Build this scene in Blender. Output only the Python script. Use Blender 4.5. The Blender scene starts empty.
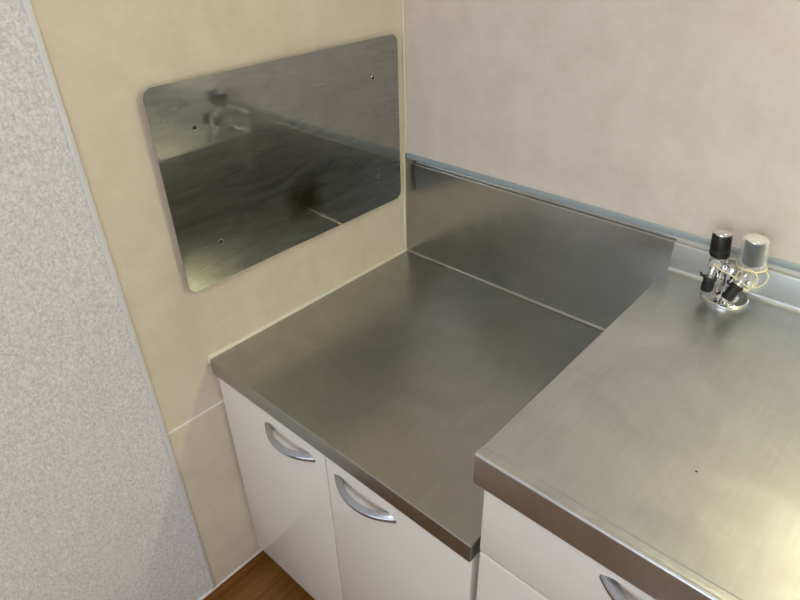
import bpy, bmesh, math, random
from mathutils import Vector, Matrix
random.seed(4)
PI = math.pi
sc = bpy.context.scene
C = sc.collection

# ------------------------------------------------------------------ materials
def nodes(m):
    m.use_nodes = True
    nt = m.node_tree
    return nt, nt.nodes, nt.links, nt.nodes['Principled BSDF']

def srgb(r, g, b):
    f = lambda c: (c/255/12.92) if c/255 <= .04045 else ((c/255+.055)/1.055)**2.4
    return (f(r), f(g), f(b), 1)

def simple(name, col, rough=.5, metal=0, coat=0, coat_rough=.05):
    m = bpy.data.materials.new(name)
    nt, N, L, b = nodes(m)
    b.inputs['Base Color'].default_value = col
    b.inputs['Roughness'].default_value = rough
    b.inputs['Metallic'].default_value = metal
    b.inputs['Coat Weight'].default_value = coat
    b.inputs['Coat Roughness'].default_value = coat_rough
    # faint surface variation keeps every material procedural
    tc = N.new('ShaderNodeTexCoord'); nz = N.new('ShaderNodeTexNoise'); nz.inputs['Scale'].default_value = 60
    bp = N.new('ShaderNodeBump'); bp.inputs['Strength'].default_value = .02; bp.inputs['Distance'].default_value = .001
    L.new(tc.outputs['Object'], nz.inputs['Vector']); L.new(nz.outputs['Fac'], bp.inputs['Height']); L.new(bp.outputs['Normal'], b.inputs['Normal'])
    return m

def mix_ramp(N, L, fac, c0, c1, p0=.3, p1=.7):
    r = N.new('ShaderNodeValToRGB')
    r.color_ramp.elements[0].position = p0; r.color_ramp.elements[0].color = c0
    r.color_ramp.elements[1].position = p1; r.color_ramp.elements[1].color = c1
    L.new(fac, r.inputs['Fac'])
    return r.outputs['Color']

def mapping(N, L, scale, rot=(0, 0, 0)):
    tc = N.new('ShaderNodeTexCoord'); mp = N.new('ShaderNodeMapping')
    mp.inputs['Scale'].default_value = scale; mp.inputs['Rotation'].default_value = rot
    L.new(tc.outputs['Object'], mp.inputs['Vector'])
    return mp.outputs['Vector']

def noise(N, L, vec, scale, detail=3, rough=.5, dist=0):
    n = N.new('ShaderNodeTexNoise'); n.inputs['Scale'].default_value = scale
    n.inputs['Detail'].default_value = detail; n.inputs['Roughness'].default_value = rough
    n.inputs['Distortion'].default_value = dist
    L.new(vec, n.inputs['Vector'])
    return n.outputs['Fac']

def panel_mat(name, c0, c1):
    m = bpy.data.materials.new(name); nt, N, L, b = nodes(m)
    v = mapping(N, L, (1, 1, 1))
    f = noise(N, L, v, 15, 8, .7, .2)
    L.new(mix_ramp(N, L, f, c0, c1, .25, .75), b.inputs['Base Color'])
    b.inputs['Roughness'].default_value = .42
    b.inputs['Specular IOR Level'].default_value = .35
    return m

def wallpaper_mat():
    m = bpy.data.materials.new('woven_wallpaper'); nt, N, L, b = nodes(m)
    v = mapping(N, L, (1, .75, 1.5))
    f1 = noise(N, L, v, 270, 3, .6)
    f2 = noise(N, L, mapping(N, L, (1, 1.6, .8)), 230, 2, .5)
    ma = N.new('ShaderNodeMath'); ma.operation = 'ADD'; L.new(f1, ma.inputs[0]); L.new(f2, ma.inputs[1])
    mh = N.new('ShaderNodeMath'); mh.operation = 'MULTIPLY'; mh.inputs[1].default_value = .5; L.new(ma.outputs[0], mh.inputs[0])
    L.new(mix_ramp(N, L, mh.outputs[0], srgb(198, 196, 198), srgb(238, 236, 237), .36, .62), b.inputs['Base Color'])
    bp = N.new('ShaderNodeBump'); bp.inputs['Strength'].default_value = .5; bp.inputs['Distance'].default_value = .0016
    L.new(mh.outputs[0], bp.inputs['Height']); L.new(bp.outputs['Normal'], b.inputs['Normal'])
    b.inputs['Roughness'].default_value = .85
    return m

def steel_mat(name, base, rough, var=.05, streak=(2, 60, 60), rot=(0, 0, 0), bump=0.0, stain=None, warp=0):
    m = bpy.data.materials.new(name); nt, N, L, b = nodes(m)
    b.inputs['Metallic'].default_value = 1
    cloud = noise(N, L, mapping(N, L, (1, 1, 1), (.3, .2, .7)), 5.5, 6, .62, 2.2)
    lines = noise(N, L, mapping(N, L, streak, rot), 5, 2, .5)
    mr = N.new('ShaderNodeMapRange'); mr.inputs['From Min'].default_value = .3; mr.inputs['From Max'].default_value = .7
    mr.inputs['To Min'].default_value = rough-var; mr.inputs['To Max'].default_value = rough+var
    mx = N.new('ShaderNodeMath'); mx.operation = 'MULTIPLY_ADD'; mx.inputs[1].default_value = .25
    L.new(lines, mx.inputs[0]); 
    m2 = N.new('ShaderNodeMath'); m2.operation = 'MULTIPLY'; m2.inputs[1].default_value = .75; L.new(cloud, m2.inputs[0])
    L.new(m2.outputs[0], mx.inputs[2]); L.new(mx.outputs[0], mr.inputs['Value'])
    L.new(mr.outputs['Result'], b.inputs['Roughness'])
    d = tuple(c*.80 for c in base[:3])+(1,)
    col = mix_ramp(N, L, mx.outputs[0], d, base, .3, .68)
    if stain:
        # a burnt, brownish blotch left on the sheet
        g = N.new('ShaderNodeTexGradient'); g.gradient_type = 'SPHERICAL'
        tc = N.new('ShaderNodeTexCoord'); mp = N.new('ShaderNodeMapping'); mp.vector_type = 'TEXTURE'
        mp.inputs['Location'].default_value = [c+.02 for c in stain[0]]; mp.inputs['Scale'].default_value = stain[1]
        nz = N.new('ShaderNodeTexNoise'); nz.inputs['Scale'].default_value = 28; nz.inputs['Detail'].default_value = 4
        L.new(tc.outputs['Object'], nz.inputs['Vector'])
        va = N.new('ShaderNodeVectorMath'); va.operation = 'MULTIPLY_ADD'; va.inputs[1].default_value = (.04, .04, .04)
        L.new(nz.outputs['Color'], va.inputs[0]); L.new(tc.outputs['Object'], va.inputs[2])
        L.new(va.outputs['Vector'], mp.inputs['Vector']); L.new(mp.outputs['Vector'], g.inputs['Vector'])
        mm = N.new('ShaderNodeMix'); mm.data_type = 'RGBA'
        gf = N.new('ShaderNodeMath'); gf.operation = 'MULTIPLY'; gf.inputs[1].default_value = stain[2]; gf.use_clamp = True
        L.new(g.outputs['Fac'], gf.inputs[0]); L.new(gf.outputs[0], mm.inputs['Factor'])
        L.new(col, mm.inputs['A']); mm.inputs['B'].default_value = stain[3]
        col = mm.outputs['Result']
    L.new(col, b.inputs['Base Color'])
    if warp:
        # a smeared film: part of the sheet scatters more, in wiping streaks
        b2 = N.new('ShaderNodeBsdfPrincipled'); b2.inputs['Metallic'].default_value = 1; b2.inputs['Roughness'].default_value = .42
        L.new(col, b2.inputs['Base Color'])
        wv = noise(N, L, mapping(N, L, (1, 2.2, 11), (.45, 0, 0)), 3.2, 4, .6, 1.0)
        fr_ = N.new('ShaderNodeMapRange'); fr_.inputs['From Min'].default_value = .3; fr_.inputs['From Max'].default_value = .7
        fr_.inputs['To Min'].default_value = warp-.13; fr_.inputs['To Max'].default_value = warp+.13; L.new(wv, fr_.inputs['Value'])
        ms_ = N.new('ShaderNodeMixShader'); L.new(fr_.outputs['Result'], ms_.inputs['Fac'])
        L.new(b.outputs[0], ms_.inputs[1]); L.new(b2.outputs[0], ms_.inputs[2]); L.new(ms_.outputs[0], N['Material Output'].inputs['Surface'])
    if bump:
        bp = N.new('ShaderNodeBump'); bp.inputs['Strength'].default_value = bump; bp.inputs['Distance'].default_value = .0004
        L.new(lines, bp.inputs['Height']); L.new(bp.outputs['Normal'], b.inputs['Normal'])
    return m

def wood_mat(name, c0, c1, plank=True):
    m = bpy.data.materials.new(name); nt, N, L, b = nodes(m)
    f = noise(N, L, mapping(N, L, (14, 1.3, 14)), 5, 6, .65, .6)
    col = mix_ramp(N, L, f, c0, c1, .3, .7)
    if plank:
        br = N.new('ShaderNodeTexBrick'); br.inputs['Scale'].default_value = 1
        br.inputs['Brick Width'].default_value = .9; br.inputs['Row Height'].default_value = .075
        br.inputs['Mortar Size'].default_value = .0012; br.inputs['Mortar Smooth'].default_value = .1
        br.inputs['Color1'].default_value = (1, 1, 1, 1); br.inputs['Color2'].default_value = (.72, .7, .68, 1)
        br.inputs['Mortar'].default_value = (.35, .3, .25, 1)
        L.new(mapping(N, L, (1, 1, 1), (0, 0, PI/2)), br.inputs['Vector'])
        mm = N.new('ShaderNodeMix'); mm.data_type = 'RGBA'; mm.blend_type = 'MULTIPLY'; mm.inputs['Factor'].default_value = 1
        L.new(col, mm.inputs['A']); L.new(br.outputs['Color'], mm.inputs['B']); col = mm.outputs['Result']
    L.new(col, b.inputs['Base Color'])
    b.inputs['Roughness'].default_value = .35
    return m

M = {}
M['panel'] = panel_mat('beige_kitchen_panel', srgb(208, 197, 186), srgb(225, 216, 207))
M['panel_left'] = panel_mat('yellowish_beige_kitchen_panel', srgb(215, 201, 181), srgb(231, 220, 202))
M['paper'] = wallpaper_mat()
M['plain'] = simple('white_paint', srgb(215, 212, 208), .8)
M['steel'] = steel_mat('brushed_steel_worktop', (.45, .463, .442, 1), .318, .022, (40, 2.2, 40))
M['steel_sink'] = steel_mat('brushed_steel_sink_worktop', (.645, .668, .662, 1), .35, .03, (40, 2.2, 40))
M['steel_back'] = steel_mat('brushed_steel_upright', (.43, .437, .425, 1), .225, .025, (2, 40, 40))
M['mirror'] = steel_mat('polished_steel_sheet', (.40, .405, .385, 1), .05, .015, (40, 3, 26), (.4, 0, 0), 0, ((0, .2650, .083), (10, .056, .056), 1.35, (.115, .09, .055, 1)), .34)
M['white'] = simple('glossy_white_laminate', srgb(225, 221, 214), .32, 0, .6, .10)
M['carcass'] = simple('grey_green_cabinet_side', srgb(158, 158, 142), .6)
M['edge'] = simple('cream_panel_edge', srgb(200, 194, 178), .5)
M['kick'] = simple('dark_toe_kick', srgb(60, 45, 32), .6)
M['caulk'] = simple('cream_white_sealant', srgb(232, 228, 208), .45)
M['joint'] = simple('white_joint_strip', srgb(240, 238, 233), .4)
M['vinyl'] = simple('blue_grey_vinyl_edging', srgb(146, 157, 163), .35)
M['edgestrip'] = simple('pale_grey_edge_strip', srgb(222, 223, 223), .4)
M['handle'] = simple('satin_silver_handle', (.47, .50, .57, 1), .27, 1)
M['chrome'] = simple('chrome', (.80, .81, .82, 1), .13, 1)
M['black'] = simple('black_plastic', (.004, .004, .005, 1), .4)
M['rubber'] = simple('black_rubber', (.008, .008, .008, 1), .5)
M['greyknob'] = simple('dark_grey_plastic', (.016, .018, .024, 1), .4)
M['cord'] = simple('cream_cord', srgb(225, 215, 175), .5)
M['screwm'] = simple('screw_steel', (.5, .49, .45, 1), .25, 1)
M['dark'] = simple('screw_recess', (.01, .01, .01, 1), .6)
M['floor'] = wood_mat('brown_wood_flooring', srgb(108, 72, 30), srgb(146, 100, 46))
M['base'] = wood_mat('brown_wood_baseboard', srgb(116, 76, 32), srgb(152, 104, 50), False)
M['washer'] = simple('grey_washer', (.25, .25, .25, 1), .4, 1)

m = bpy.data.materials.new('clear_plastic_cover'); nt, N, L, b = nodes(m)
b.inputs['Base Color'].default_value = (.93, .95, .96, 1); b.inputs['Roughness'].default_value = .12
tr = N.new('ShaderNodeBsdfTransparent'); ms = N.new('ShaderNodeMixShader'); lw = N.new('ShaderNodeLayerWeight'); lw.inputs['Blend'].default_value = .35
mr = N.new('ShaderNodeMapRange'); mr.inputs['To Min'].default_value = .035; mr.inputs['To Max'].default_value = .5
L.new(lw.outputs['Facing'], mr.inputs['Value']); L.new(mr.outputs['Result'], ms.inputs['Fac'])
L.new(tr.outputs[0], ms.inputs[1]); L.new(b.outputs[0], ms.inputs[2]); L.new(ms.outputs[0], N['Material Output'].inputs['Surface'])
M['clear'] = m

def emit(name, col, s):
    m = bpy.data.materials.new(name); nt, N, L, b = nodes(m)
    b.inputs['Base Color'].default_value = (.8, .8, .8, 1)
    b.inputs['Emission Color'].default_value = col; b.inputs['Emission Strength'].default_value = s
    return m
M['tube'] = emit('lit_fluorescent_tube', (1, .945, .56, 1), 96)
M['diffuser'] = emit('ceiling_fill_diffuser', (1, .955, .94, 1), 11)  # glow of the added ceiling fill, ambient light for the room

# ------------------------------------------------------------------ mesh helpers
def new(): return bmesh.new()

def box(bm, a, b, bev=0, seg=2):
    t = bmesh.new()
    bmesh.ops.create_cube(t, size=1)
    for v in t.verts:
        v.co = Vector([a[i] + (v.co[i]+.5)*(b[i]-a[i]) for i in range(3)])
    if bev:
        bmesh.ops.bevel(t, geom=t.edges[:], offset=bev, segments=seg, affect='EDGES', profile=.5)
    join(bm, t)

def join(bm, t):
    me = bpy.data.meshes.new('tmp'); t.to_mesh(me); t.free(); bm.from_mesh(me); bpy.data.meshes.remove(me)

def rings(bm, rs, cap0=True, cap1=True, closed=True):
    vs = [[bm.verts.new(p) for p in r] for r in rs]
    n = len(vs[0])
    for a, b in zip(vs, vs[1:]):
        for i in range(n if closed else n-1):
            j = (i+1) % n
            try: bm.faces.new((a[i], a[j], b[j], b[i]))
            except ValueError: pass
    if cap0: bm.faces.new(vs[0][::-1])
    if cap1: bm.faces.new(vs[-1])

def frame(d):
    d = d.normalized()
    u = d.orthogonal().normalized() if abs(d.z) < .99 else Vector((1, 0, 0))
    return u, d.cross(u)

def lathe(bm, p, d, prof, n=32, cap=True):
    """prof: list of (distance along d, radius)"""
    p = Vector(p); d = Vector(d).normalized(); u, w = frame(d)
    rs = [[p + d*h + (u*math.cos(2*PI*i/n) + w*math.sin(2*PI*i/n))*max(r, 1e-5) for i in range(n)] for h, r in prof]
    t = bmesh.new(); rings(t, rs, cap, cap); join(bm, t)

def tube(bm, pts, r, n=12, closed=False):
    pts = [Vector(p) for p in pts]; rs = []
    m_ = len(pts)
    up = None
    for i, p in enumerate(pts):
        if closed: d = pts[(i+1) % m_] - pts[i-1]
        else: d = pts[min(i+1, m_-1)] - pts[max(i-1, 0)]
        d.normalize()
        if up is None: up = d.orthogonal().normalized()
        u = (up - d*up.dot(d)).normalized(); up = u; w = d.cross(u)
        rr = r[i] if isinstance(r, (list, tuple)) else r
        rs.append([p + (u*math.cos(2*PI*k/n) + w*math.sin(2*PI*k/n))*rr for k in range(n)])
    t = bmesh.new()
    if closed: rs.append(rs[0])
    rings(t, rs, not closed, not closed)
    if closed: bmesh.ops.remove_doubles(t, verts=t.verts[:], dist=1e-6)
    join(bm, t)

def spline(ps, n=8):
    ps = [Vector(p) for p in ps]; out = []
    for i in range(len(ps)-1):
        a = ps[max(i-1, 0)]; b = ps[i]; c = ps[i+1]; d = ps[min(i+2, len(ps)-1)]
        for k in range(n):
            t = k/n
            out.append(.5*((2*b)+(c-a)*t+(2*a-5*b+4*c-d)*t*t+(3*b-a-3*c+d)*t**3))
    out.append(ps[-1]); return out

def inset(pts, r):
    n = len(pts); out = []
    for i in range(n):
        a, b, c = Vector(pts[i-1]), Vector(pts[i]), Vector(pts[(i+1) % n])
        n1 = Vector((-(b-a).y, (b-a).x)).normalized(); n2 = Vector((-(c-b).y, (c-b).x)).normalized()
        k = n1+n2
        k = k/max(k.length_squared/2, .3)
        out.append(tuple(b + k*r))
    return out

def extrude_x(bm, prof, x0, x1, r0=0, r1=0):
    """prof = counter-clockwise (y,z) polygon; ends rounded by r"""
    rs = []
    def ring(x, q): rs.append([(x, y, z) for y, z in (inset(prof, q) if q else prof)])
    if r0:
        for a in (0, .3, .6, .85): ring(x0 + r0*(1-math.cos(a*PI/2)) , r0*(1-math.sin(a*PI/2)))
        ring(x0+r0, 0)
    else: ring(x0, 0)
    if r1:
        ring(x1-r1, 0)
        for a in (.85, .6, .3, 0): ring(x1 - r1*(1-math.cos(a*PI/2)), r1*(1-math.sin(a*PI/2)))
    else: ring(x1, 0)
    t = bmesh.new(); rings(t, rs); join(bm, t)

def arc(cx, cy, r, a0, a1, n=6):
    return [(cx+r*math.cos(math.radians(a0+(a1-a0)*i/n)), cy+r*math.sin(math.radians(a0+(a1-a0)*i/n))) for i in range(n+1)]

def wloc(o):
    v = Vector(o.location)
    while o.parent: o = o.parent; v += Vector(o.location)
    return v

def obj(name, bm, mat, parent=None, loc=None, sharp=38):
    bmesh.ops.recalc_face_normals(bm, faces=bm.faces[:])
    for f in bm.faces: f.smooth = True
    for e in bm.edges:
        if len(e.link_faces) == 2 and e.calc_face_angle(0) > math.radians(sharp): e.smooth = False
    base = Vector(loc) if loc is not None else Vector((0, 0, 0))
    pl = wloc(parent) if parent else Vector((0, 0, 0))
    if loc is None and parent: base = pl
    for v in bm.verts: v.co -= base
    me = bpy.data.meshes.new(name); bm.to_mesh(me); bm.free()
    me.materials.append(mat)
    o = bpy.data.objects.new(name, me); C.objects.link(o)
    if parent: o.parent = parent
    o.location = base - pl
    return o

def tag(o, label, cat, group=None):
    o['label'] = label; o['category'] = cat
    if group: o['group'] = group
    return o

def thing(name, label, cat, loc):
    o = bpy.data.objects.new(name, None); o.empty_display_size = .05; C.objects.link(o); o.location = loc
    return tag(o, label, cat)

def struct(name, bm, mat, label=None, loc=(0, 0, 0)):
    o = obj(name, bm, mat, None, loc); o['kind'] = 'structure'
    if label: o['label'] = label
    return o

# ------------------------------------------------------------------ the room
FL = -.62; CE = 1.78; XR = 2.5; YF = -2.7; T = .1
bm = new(); box(bm, (-T, YF-T, FL-T), (XR+T, T, FL)); struct('floor', bm, M['floor'], 'brown wood plank floor')
bm = new(); box(bm, (-T, YF-T, CE), (XR+T, T, CE+T)); struct('ceiling', bm, M['plain'], 'white ceiling')
bm = new(); box(bm, (-T, YF, FL), (-.002, T, CE)); struct('wall_left', bm, M['paper'], 'left wall with white woven wallpaper')
bm = new(); box(bm, (-.002, 0, FL), (XR+T, T, CE)); struct('wall_back', bm, M['panel'], 'back wall faced with pinkish beige panel')
bm = new(); box(bm, (XR, YF, FL), (XR+T, 0, CE)); struct('wall_right', bm, M['plain'], 'plain white right wall')
WX0, WX1, WZ0, WZ1 = .35, 2.05, -.05, 1.35
bm = new()
box(bm, (-T, YF-T, FL), (XR+T, YF, WZ0)); box(bm, (-T, YF-T, WZ1), (XR+T, YF, CE))
box(bm, (-T, YF-T, WZ0), (WX0, YF, WZ1)); box(bm, (WX1, YF-T, WZ0), (XR+T, YF, WZ1))
struct('wall_front', bm, M['plain'], 'plain white front wall with opening for the added window')
bm = new()
for x in (WX0, (WX0+WX1)/2-.02, WX1-.04): box(bm, (x, YF-.06, WZ0), (x+.04, YF-.02, WZ1))
for z in (WZ0, WZ1-.04): box(bm, (WX0+.04, YF-.06, z), ((WX0+WX1)/2-.02, YF-.02, z+.04)); box(bm, ((WX0+WX1)/2+.02, YF-.06, z), (WX1-.04, YF-.02, z+.04))
struct('fill_window_1', bm, M['edgestrip'], 'aluminium frame of an unseen window added to front wall for fill light')  # unseen window, added to hold the daylight fill

# kitchen panel on the left wall: upper and lower sheet, a joint strip between, an edge strip
YP = -.6655; ZJ = -.1105
bm = new(); box(bm, (-.002, YP, ZJ+.0022), (0, 0, CE)); struct('wall_left.001', bm, M['panel_left'], 'beige mottled upper kitchen panel on left wall')
bm = new(); box(bm, (-.002, YP, FL+.036), (0, 0, ZJ-.0022)); struct('wall_left.002', bm, M['panel_left'], 'beige mottled lower kitchen panel on left wall')
bm = new(); box(bm, (-.002, YP, ZJ-.0022), (.0012, -.0005, ZJ+.0022), .0004); struct('trim_1', bm, M['joint'], 'white horizontal joint strip between the beige panels')
bm = new(); box(bm, (-.002, YP-.0085, FL+.034), (.0022, YP, CE), .001); struct('trim_2', bm, M['edgestrip'], 'pale grey vertical strip where panel meets wallpaper')
bm = new(); box(bm, (0, -.006, .239), (.0045, 0, CE), .001); struct('trim_3', bm, M['caulk'], 'cream sealant line up the corner of the two walls')
bm = new(); extr = [(-.0065, 0), (0, 0)]
box(bm, (0, -.012, .001), (.0042, -.006, .239), .0015); struct('trim_4', bm, M['caulk'], 'cream sealant line beside the steel backsplash')
bm = new(); box(bm, (0, -.556, -.011), (.0052, -.006, .0062), .0015); struct('trim_5', bm, M['caulk'], 'cream white sealant strip along left end of stove counter')
bm = new(); extrude_x(bm, [(0, .2288), (0, .2392), (-.0014, .2390), (-.0026, .2375), (-.0031, .234), (-.0031, .2288)], .0, 1.5)
struct('trim_6', bm, M['vinyl'], 'blue grey vinyl edging along top of steel backsplash')
bm = new()
box(bm, (-.002, YF, FL), (.007, -.001, FL+.022), .0015); box(bm, (-.002, YF, FL+.0215), (.0045, -.001, FL+.031), .0015)
struct('baseboard_left', bm, M['base'], 'low brown wood baseboard on left wall')
bm = new(); box(bm, (-.002, YF, FL+.031), (.0035, -.001, FL+.0355), .001); struct('trim_7', bm, M['joint'], 'white sealant line on top of the baseboard')

# ------------------------------------------------------------------ stove cabinet
def make_handle(parent, xc, zc, yf):
    """bow handle, wide flat feet on the door, bulging towards the room"""
    bm = new(); rs = []; n = 28; W = .0675
    for i in range(n+1):
        t = -1 + 2*i/n
        xo = W*t; yo = .0255*(1-abs(t)**2.15)            # outer edge
        xi = .0485*t; yi = .0165*(1-abs(t)**2.3)          # inner edge
        a = Vector((xc+xo, yf-yo-.0005, zc)); b = Vector((xc+xi, yf-yi, zc))
        c = (a+b)/2; h = .0052 + .0012*t*t
        # section: sharp-ish lower outer rim, top face rolling over to it
        rs.append([a+Vector((0, .0006, -h)), a+Vector((0, 0, h*.05)), a*.9+b*.1+Vector((0, 0, h*.26)), c+Vector((0, 0, h*.74)),
                   a*.1+b*.9+Vector((0, 0, h)), b+Vector((0, 0, h*.8)), b+Vector((0, 0, -h*.8)), c+Vector((0, 0, -h))])
    rings(bm, rs)
    return obj('handle', bm, M['handle'], parent, (xc, yf, zc), 50)

YD = -.5475                                   # face of all the doors
t = thing('stove_cabinet', 'low white stove base cabinet with two doors, beside the left wall', 'cabinet', (.30, -.27, FL))
ZB = -.556
bm = new(); box(bm, (.0068, YD+.0195, ZB+.004), (.603, -.008, -.034), .001); obj('body', bm, M['carcass'], t)
bm = new(); box(bm, (.010, -.475, FL), (.598, -.02, ZB+.004)); obj('toe_kick', bm, M['kick'], t)
for x0, x1, xh, lab in ((.0062, .3045, .2120, 'left white door of the stove cabinet'), (.3075, .5985, .3935, 'right white door of the stove cabinet')):
    bm = new(); box(bm, (x0, YD, ZB), (x1, YD+.0185, -.0355), .0016, 3)
    d = obj('door', bm, M['white'], t, ((x0+x1)/2, YD, ZB)); d['label'] = lab
    h = make_handle(d, xh, -.0735, YD); h['label'] = 'curved satin silver bow handle'

# stove counter: flat brushed sheet folded down at the front
DS = -.5543
prof = [(-.0072, -.033), (-.0072, -.0006)] + [(-.0072, 0)] + [(-.30, 0)] + arc(DS+.0018, -.0018, .0018, 90, 180, 4) + [(DS, -.033), (DS+.004, -.0335), (DS+.0045, -.033)]
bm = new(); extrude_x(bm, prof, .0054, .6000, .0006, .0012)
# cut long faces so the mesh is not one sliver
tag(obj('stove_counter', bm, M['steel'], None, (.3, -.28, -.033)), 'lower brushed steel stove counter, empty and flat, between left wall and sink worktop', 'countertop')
# backsplash behind it with a coved foot
prof = [(-.0005, .0002), (-.0005, .2215), (-.0068, .2215)]
prof = [(-.0005, .0004), (-.0005, .2222)] [::-1]
up = [(-.0006, .2284), (-.0022, .2284), (-.0034, .2262), (-.0036, .2240)] + arc(-.0040, .2190, .0030, 80, 180, 6) + [(-.0070, .012)] + [(-.0070-.006*(1-math.cos(a*PI/12)), .0064-.006*math.sin(a*PI/12)+.0) for a in range(0, 7)] + [(-.0130, .0002), (-.0006, .0002)]
bm = new(); extrude_x(bm, up, .0044, .5985, 0, .0006)
tag(obj('backsplash', bm, M['steel_back'], None, (.3, -.006, .0002)), 'tall brushed steel backsplash panel standing behind the stove counter', 'backsplash')

# ------------------------------------------------------------------ sink cabinet
t = thing('sink_cabinet', 'taller white sink base cabinet with silver handle, right of the stove counter', 'cabinet', (1.05, -.27, FL))
X0 = .6085; X1 = 1.5
bm = new(); box(bm, (X0, YD+.0195, ZB+.004), (X1, -.014, .1225), .001); obj('body', bm, M['edge'], t)
bm = new(); box(bm, (.6052, YD+.0215, .0005), (.6082, -.0145, .1225), .0005); p = obj('side_panel', bm, M['steel_back'], t); p['label'] = 'brushed steel heat panel on the side facing the stove counter'
bm = new(); box(bm, (X0+.004, -.475, FL), (X1, -.02, ZB+.004)); obj('toe_kick', bm, M['kick'], t)
for x0, x1 in ((X0, 1.0515), (1.0545, X1)):
    bm = new(); box(bm, (x0, YD, -.0042), (x1, YD+.0185, .1155), .0016, 3); d = obj('drawer', bm, M['white'], t, ((x0+x1)/2, YD, -.0045))
    h = make_handle(d, (x0+x1)/2-.003, .096, YD); h['label'] = 'curved satin silver bow handle'
    bm = new(); box(bm, (x0, YD, ZB), (x1, YD+.0185, -.0082), .0026, 3); d = obj('door', bm, M['white'], t, ((x0+x1)/2, YD, ZB))
    h = make_handle(d, (x0+x1)/2, -.06, YD); h['label'] = 'curved satin silver bow handle'

# sink worktop: folded rim at the front, cove and upstand at the back
H = .1727; DK = -.5565; HI = H-.0024
ccw = [(-.0005, .1245), (-.0005, .2284), (-.0022, .2284), (-.0036, .2262), (-.0050, .2246)] + arc(-.0074, .2186, .0044, 75, 176, 6) + [(-.0118, .1790)] \
    + [(-.0118-.0075*(1-math.cos(a*PI/14)), HI+.0075-.0075*math.sin(a*PI/14)) for a in range(0, 8)] \
    + [(-.030, HI), (-.15, HI), (-.30, HI), (-.45, HI), (-.5385, HI)] \
    + [(-.5398, HI+.0004), (-.5410, HI+.0008), (-.5420, H-.0011), (-.5432, H-.0010), (-.5475, H-.0005), (-.5512, H)] \
    + arc(DK+.0044, H-.0045, .0044, 90, 180, 8) + [(DK, .1240), (DK+.003, .1236), (DK+.003, .1245)]
bm = new(); extrude_x(bm, ccw, .5982, 1.5, .0006, 0)
tag(obj('sink_worktop', bm, M['steel_sink'], None, (1.05, -.28, .124)), 'higher brushed steel sink worktop with upstand, on which the gas tap stands', 'countertop')

# small dark speck stuck on the worktop
bm = new(); lathe(bm, (.7948, -.4183, HI), (0, 0, 1), [(0, .0014), (.0005, .0012), (.0008, .0004)], 10)
tag(obj('speck', bm, M['kick']), 'tiny dark speck on the bare middle of the sink worktop', 'speck')

# ------------------------------------------------------------------ steel sheet on the left wall
XS = .0128
py0, py1, pz0, pz1 = -.5635, -.0330, .1490, .4870
t = thing('heat_shield', 'dark mirror-like steel heat shield sheet screwed to the left wall', 'wall panel', (0, py0, pz0))
R = .017
def outline(r):
    y0, y1, z0, z1 = py0+r[1], py1-r[1], pz0+r[1], pz1-r[1]; q = R-r[1]
    return [(a, b) for cy, cz, a0 in ((y1-q, z1-q, 0), (y0+q, z1-q, 90), (y0+q, z0+q, 180), (y1-q, z0+q, 270)) for a, b in arc(cy, cz, q, a0, a0+90, 6)]
bm = new(); NX, NZ = 64, 40
def warp(y, z):
    u = (y-py0)/(py1-py0); v = (z-pz0)/(pz1-pz0)
    return .00045*math.sin(2.6*u+1.1*v)*math.sin(PI*u) + .0060*(z-.34)*math.exp(-((u-.40)/.15)**2)
def clampc(y, z):
    # pull grid points into the rounded corner
    cy = min(max(y, py0+R), py1-R); cz = min(max(z, pz0+R), pz1-R)
    dy, dz = y-cy, z-cz
    if dy and dz:
        l = math.hypot(dy, dz); mx_ = max(abs(dy), abs(dz))
        k = mx_/l; return cy+dy*k, cz+dz*k
    return y, z
def axis(a, b, n):
    s = [a+R*i/5 for i in range(5)] + [a+R+(b-a-2*R)*i/n for i in range(n+1)] + [b-R+R*i/5 for i in range(1, 6)]
    return s
ys, zs = axis(py0, py1, 54), axis(pz0, pz1, 34)
TH = .0010
fr = [[None]*len(zs) for _ in ys]; bk = [[None]*len(zs) for _ in ys]
for i, y in enumerate(ys):
    for j, z in enumerate(zs):
        yy, zz = clampc(y, z); w = warp(yy, zz)
        fr[i][j] = bm.verts.new((XS+w, yy, zz)); bk[i][j] = bm.verts.new((XS+w-TH, yy, zz))
for i in range(len(ys)-1):
    for j in range(len(zs)-1):
        bm.faces.new((fr[i][j], fr[i+1][j], fr[i+1][j+1], fr[i][j+1])); bm.faces.new((bk[i][j], bk[i][j+1], bk[i+1][j+1], bk[i+1][j]))
loop = [(i, 0) for i in range(len(ys)-1)] + [(len(ys)-1, j) for j in range(len(zs)-1)] + [(i, len(zs)-1) for i in range(len(ys)-1, 0, -1)] + [(0, j) for j in range(len(zs)-1, 0, -1)]
for k in range(len(loop)):
    a, b = loop[k], loop[(k+1) % len(loop)]
    bm.faces.new((fr[a[0]][a[1]], bk[a[0]][a[1]], bk[b[0]][b[1]], fr[b[0]][b[1]]))
obj('sheet', bm, M['mirror'], t)
for y, z in ((-.4945, .4165), (-.1045, .4178), (-.4885, .2198), (-.0990, .2175)):
    w = XS+warp(y, z)
    bm = new(); lathe(bm, (w, y, z), (1, 0, 0), [(0, .0052), (.0006, .0050), (.0009, .0044), (.0006, .0036), (.0006, 0)], 24)
    s = obj('screw', bm, M['screwm'], t, (w, y, z))
    bm = new(); lathe(bm, (w+.0005, y, z), (1, 0, 0), [(0, .0030), (.0009, .0028), (.0011, .0012), (.0011, 0)], 16); obj('screw_recess', bm, M['dark'], s)
    bm = new(); lathe(bm, (0, y, z), (1, 0, 0), [(0, .007), (w-TH, .007)], 20); obj('spacer', bm, M['washer'], t)

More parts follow.
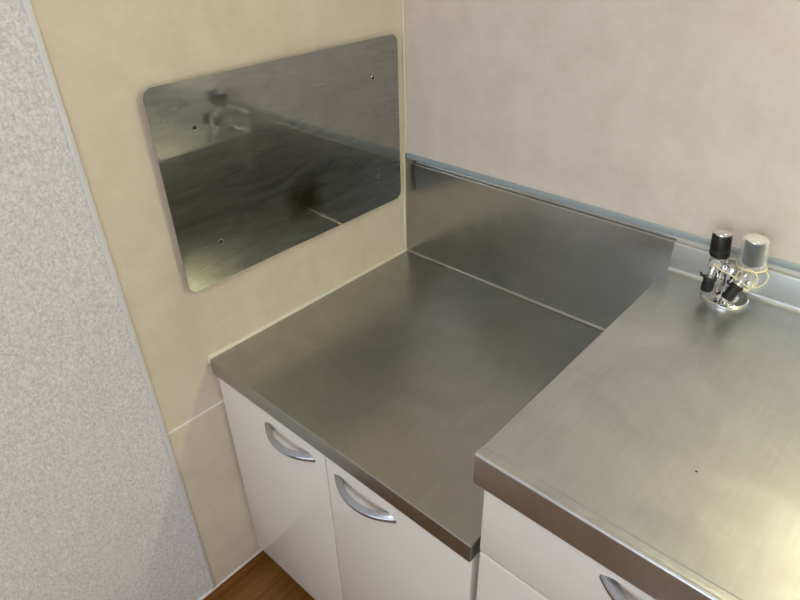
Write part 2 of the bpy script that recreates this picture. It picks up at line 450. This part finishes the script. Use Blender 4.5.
# ------------------------------------------------------------------ gas tap
BX, BY = .6985, -.0430
t = thing('gas_tap', 'small chrome double gas tap with black knob and clear-covered knob, on the sink worktop', 'gas tap', (BX, BY, HI))
bm = new()
lathe(bm, (BX, BY, HI), (0, 0, 1), [(0, .0335), (.002, .0345), (.0045, .0340), (.0060, .0322), (.0056, .0300), (.0040, .0275), (.0038, .0200), (.0052, .0175), (.0110, .0165), (.0150, .0135), (.0165, .0095), (.0165, 0)], 56)
b_ = obj('base_flange', bm, M['chrome'], t)
bm = new(); lathe(bm, (BX+.004, BY-.020, HI+.004), (0, 0, 1), [(0, .0062), (.004, .0062), (.005, .0048), (.018, .0048), (.0195, .0040), (.0195, 0)], 20); obj('screw_post', bm, M['chrome'], t)
# column and cross arm
LV = Vector((.6785, -.0440, .2110)); RV = Vector((.7240, -.0440, .2140))
bm = new(); lathe(bm, (BX, BY, HI+.012), (0, 0, 1), [(0, .0115), (.006, .0105), (.018, .0105), (.028, .0125), (.040, .0125), (.045, .0105), (.047, .004), (.047, 0)], 32)
lathe(bm, (LV.x, LV.y, .208), RV-LV, [(0, .0085), ((RV-LV).length, .0085)], 24)
lathe(bm, (LV.x+.0125, LV.y, .2082), RV-LV, [(0, .0108), (.0045, .0108)], 6); lathe(bm, (RV.x-.017, RV.y, .2086), RV-LV, [(0, .0108), (.0045, .0108)], 6)
obj('manifold', bm, M['chrome'], t)
AX = Vector((-.12, 0, 1)).normalized()
for V, nd, cover in ((LV, [Vector((.6765, -.0555, .2265)), Vector((.6760, -.0605, .2245)), Vector((.6758, -.0625, .2180)), Vector((.6758, -.0635, .2065))], False),
                     (RV, [Vector((.7225, -.0555, .2310)), Vector((.7215, -.0615, .2295)), Vector((.7190, -.0670, .2220)), Vector((.7155, -.0720, .2115))], True)):
    bm = new(); o0 = V - AX*.010
    lathe(bm, o0, AX, [(0, .006), (.001, .0095), (.006, .0122), (.018, .0130), (.030, .0130), (.033, .0118), (.036, .0110)], 32)
    # round outlet face towards the room and the hose nozzle turning down
    q = V + AX*.016
    lathe(bm, q, (0, -1, .05), [(0, .0095), (.011, .0095), (.0125, .0102), (.0150, .0102), (.0160, .0090), (.0160, 0)], 28)
    tube(bm, spline([q+Vector((0, -.010, 0))]+nd, 6), .0052, 16)
    for s in (.35, .75): 
        c_ = nd[-2].lerp(nd[-1], s); lathe(bm, c_, nd[-1]-nd[-2], [(-.001, .0052), (0, .0060), (.001, .0052)], 16)
    v = obj('valve', bm, M['chrome'], t, tuple(V))
    # rubber cap over the nozzle
    bm = new(); d = (nd[-1]-nd[-2]).normalized(); a = nd[-2].lerp(nd[-1], .72)
    Lc = .023 if not cover else .026
    lathe(bm, a, d, [(0, .0062), (0, .0088), (.0015, .0098), (.004, .0098), (.005, .0086), (Lc-.002, .0090), (Lc, .0078), (Lc, 0)], 24)
    sgn = -1
    tube(bm, [a+d*.002+Vector((-.0085, 0, 0)), a+d*.002+Vector((-.0125, -.001, .001)), a+d*.001+Vector((-.0145, -.0015, .0045))], [.0026, .0022, .0016], 10)
    obj('rubber_cap', bm, M['rubber'], v)
    # knob
    k0 = V + AX*.0270
    bm = new(); kr = .0146
    lathe(bm, k0, AX, [(0, .0105), (.0008, kr-.0008), (.002, kr), (.011, kr), (.0118, kr-.0007), (.0126, kr-.0002), (.0335, kr-.0008), (.0355, kr-.0016), (.036, kr-.0030), (.036, 0)], 40)
    kn = obj('knob', bm, M['greyknob'] if cover else M['black'], v); kn['label'] = 'dark grey knob under a clear cover' if cover else 'black round knob'
    bm = new(); lathe(bm, k0+AX*.0361, AX, [(0, kr-.0022), (.0014, kr-.0026), (.0020, kr-.0050), (.0020, 0)], 32)
    lathe(bm, k0+AX*.0379+Vector((.005, -.005, 0)), AX, [(0, .0022), (.0008, .0016), (.0008, 0)], 12)
    obj('knob_cap', bm, M['chrome'], v)
    if cover:
        bm = new(); c0 = V + AX*.0225; r = .0188
        lathe(bm, c0, AX, [(0, r+.0006), (.002, r+.0010), (.004, r+.0002), (.0415, r-.0004), (.0440, r-.0016), (.0455, r-.004), (.0457, 0)], 40, False)
        lathe(bm, c0, AX, [(.0006, r-.0010), (.0405, r-.0020), (.0435, r-.005), (.0440, 0)], 40, False)
        # lower flap of the cover hanging behind the nozzle
        box(bm, (V.x+.007, V.y-.012, V.z-.016), (V.x+.017, V.y-.008, V.z+.0225), .001)
        cv = obj('clear_cover', bm, M['clear'], v); cv['label'] = 'clear plastic cover slipped over the knob'
        bm = new()
        ring_ = [c0 + AX*.001 + Vector((math.cos(a_)*.0202, math.sin(a_)*.0202, 0)) for a_ in [2*PI*i/36 for i in range(36)]]
        tube(bm, ring_, .0011, 8, True)
        qc = V + AX*.010 + Vector((.001, -.020, 0))
        tube(bm, [qc + Vector((math.cos(a_)*.0140, math.sin(a_)*.003, math.sin(a_)*.0150)) for a_ in [2*PI*i/36 for i in range(36)]], .0011, 8, True)
        e = c0
        tube(bm, spline([e+Vector((.0195, -.004, .001)), e+Vector((.027, -.010, -.004)), e+Vector((.024, -.017, -.016)), e+Vector((.012, -.021, -.023)), e+Vector((-.002, -.022, -.020)), e+Vector((-.016, -.024, -.012)), e+Vector((-.034, -.022, -.009)), e+Vector((-.047, -.016, -.006))], 7), .0010, 8)
        tube(bm, spline([e+Vector((-.0195, .004, .001)), e+Vector((-.030, .004, .001)), e+Vector((-.046, .010, -.006))], 6), .0009, 8)
        obj('cord', bm, M['cord'], v)

# ------------------------------------------------------------------ lamps and added fill lights
t = thing('kitchen_lamp', 'slim fluorescent lamp mounted on the back wall above the sink worktop', 'lamp', (1.18, 0, .845))
LX0, LX1 = .92, 1.44
bm = new(); box(bm, (LX0-.02, -.060, .872), (LX1+.02, -.0005, .915), .004); obj('housing', bm, M['plain'], t)
bm = new(); lathe(bm, (LX0, -.075, .845), (1, 0, 0), [(0, .011), (.003, .0130), (LX1-LX0-.003, .0130), (LX1-LX0, .011)], 20); tb = obj('tube', bm, M['tube'], t); tb['label'] = 'lit fluorescent tube'
for x in (LX0-.016, LX1):
    bm = new(); box(bm, (x, -.090, .828), (x+.016, -.05, .873), .002); obj('lamp_holder', bm, M['plain'], t)

t = thing('ceiling_fill_light', 'round white fill light added out of view on the kitchen ceiling', 'lamp', (1.15, -1.45, CE))  # added out of view to supply soft ambient light
bm = new(); lathe(bm, (1.15, -1.45, CE), (0, 0, -1), [(0, .25), (.02, .25), (.03, .24)], 48); obj('base', bm, M['plain'], t)
bm = new(); lathe(bm, (1.15, -1.45, CE-.03), (0, 0, -1), [(0, .235), (.03, .235), (.05, .21), (.058, .15), (.06, 0)], 48); obj('diffuser', bm, M['diffuser'], t)

def area(name, loc, rot, sx, sy, energy, col):
    l = bpy.data.lights.new(name, 'AREA'); l.shape = 'RECTANGLE'; l.size = sx; l.size_y = sy; l.energy = energy; l.color = col
    o = bpy.data.objects.new(name, l); C.objects.link(o); o.location = loc; o.rotation_euler = rot
    return o
area('window_fill_light', ((WX0+WX1)/2, YF-.07, (WZ0+WZ1)/2), (PI/2, 0, 0), WX1-WX0-.06, WZ1-WZ0-.06, 20, (.86, .93, 1))  # added bluish fill behind the camera, set in the added window

w = bpy.data.worlds.new('sky'); sc.world = w; w.use_nodes = True
w.node_tree.nodes['Background'].inputs['Color'].default_value = (.75, .85, 1, 1)
w.node_tree.nodes['Background'].inputs['Strength'].default_value = .6

# ------------------------------------------------------------------ camera
cam = bpy.data.cameras.new('camera'); co = bpy.data.objects.new('camera', cam); C.objects.link(co)
f = 614.42
cam.sensor_fit = 'HORIZONTAL'; cam.sensor_width = 36; cam.lens = f/800*36; cam.clip_start = .02
Rv = Vector((0.74148119, 0.67060729, -0.02216983)); Uv = Vector((-0.35065018, 0.41545607, 0.83930966)); Fv = Vector((-0.57205777, 0.61455847, -0.54320143))
co.matrix_world = Matrix(((Rv.x, Uv.x, -Fv.x, .8728), (Rv.y, Uv.y, -Fv.y, -.9688), (Rv.z, Uv.z, -Fv.z, .698), (0, 0, 0, 1)))
sc.camera = co
sc.cycles.sample_clamp_indirect = 4
sc.view_settings.view_transform = 'Standard'; sc.view_settings.look = 'None'; sc.view_settings.gamma = 1; sc.view_settings.use_curve_mapping = False
sc.view_settings.exposure = 0.17
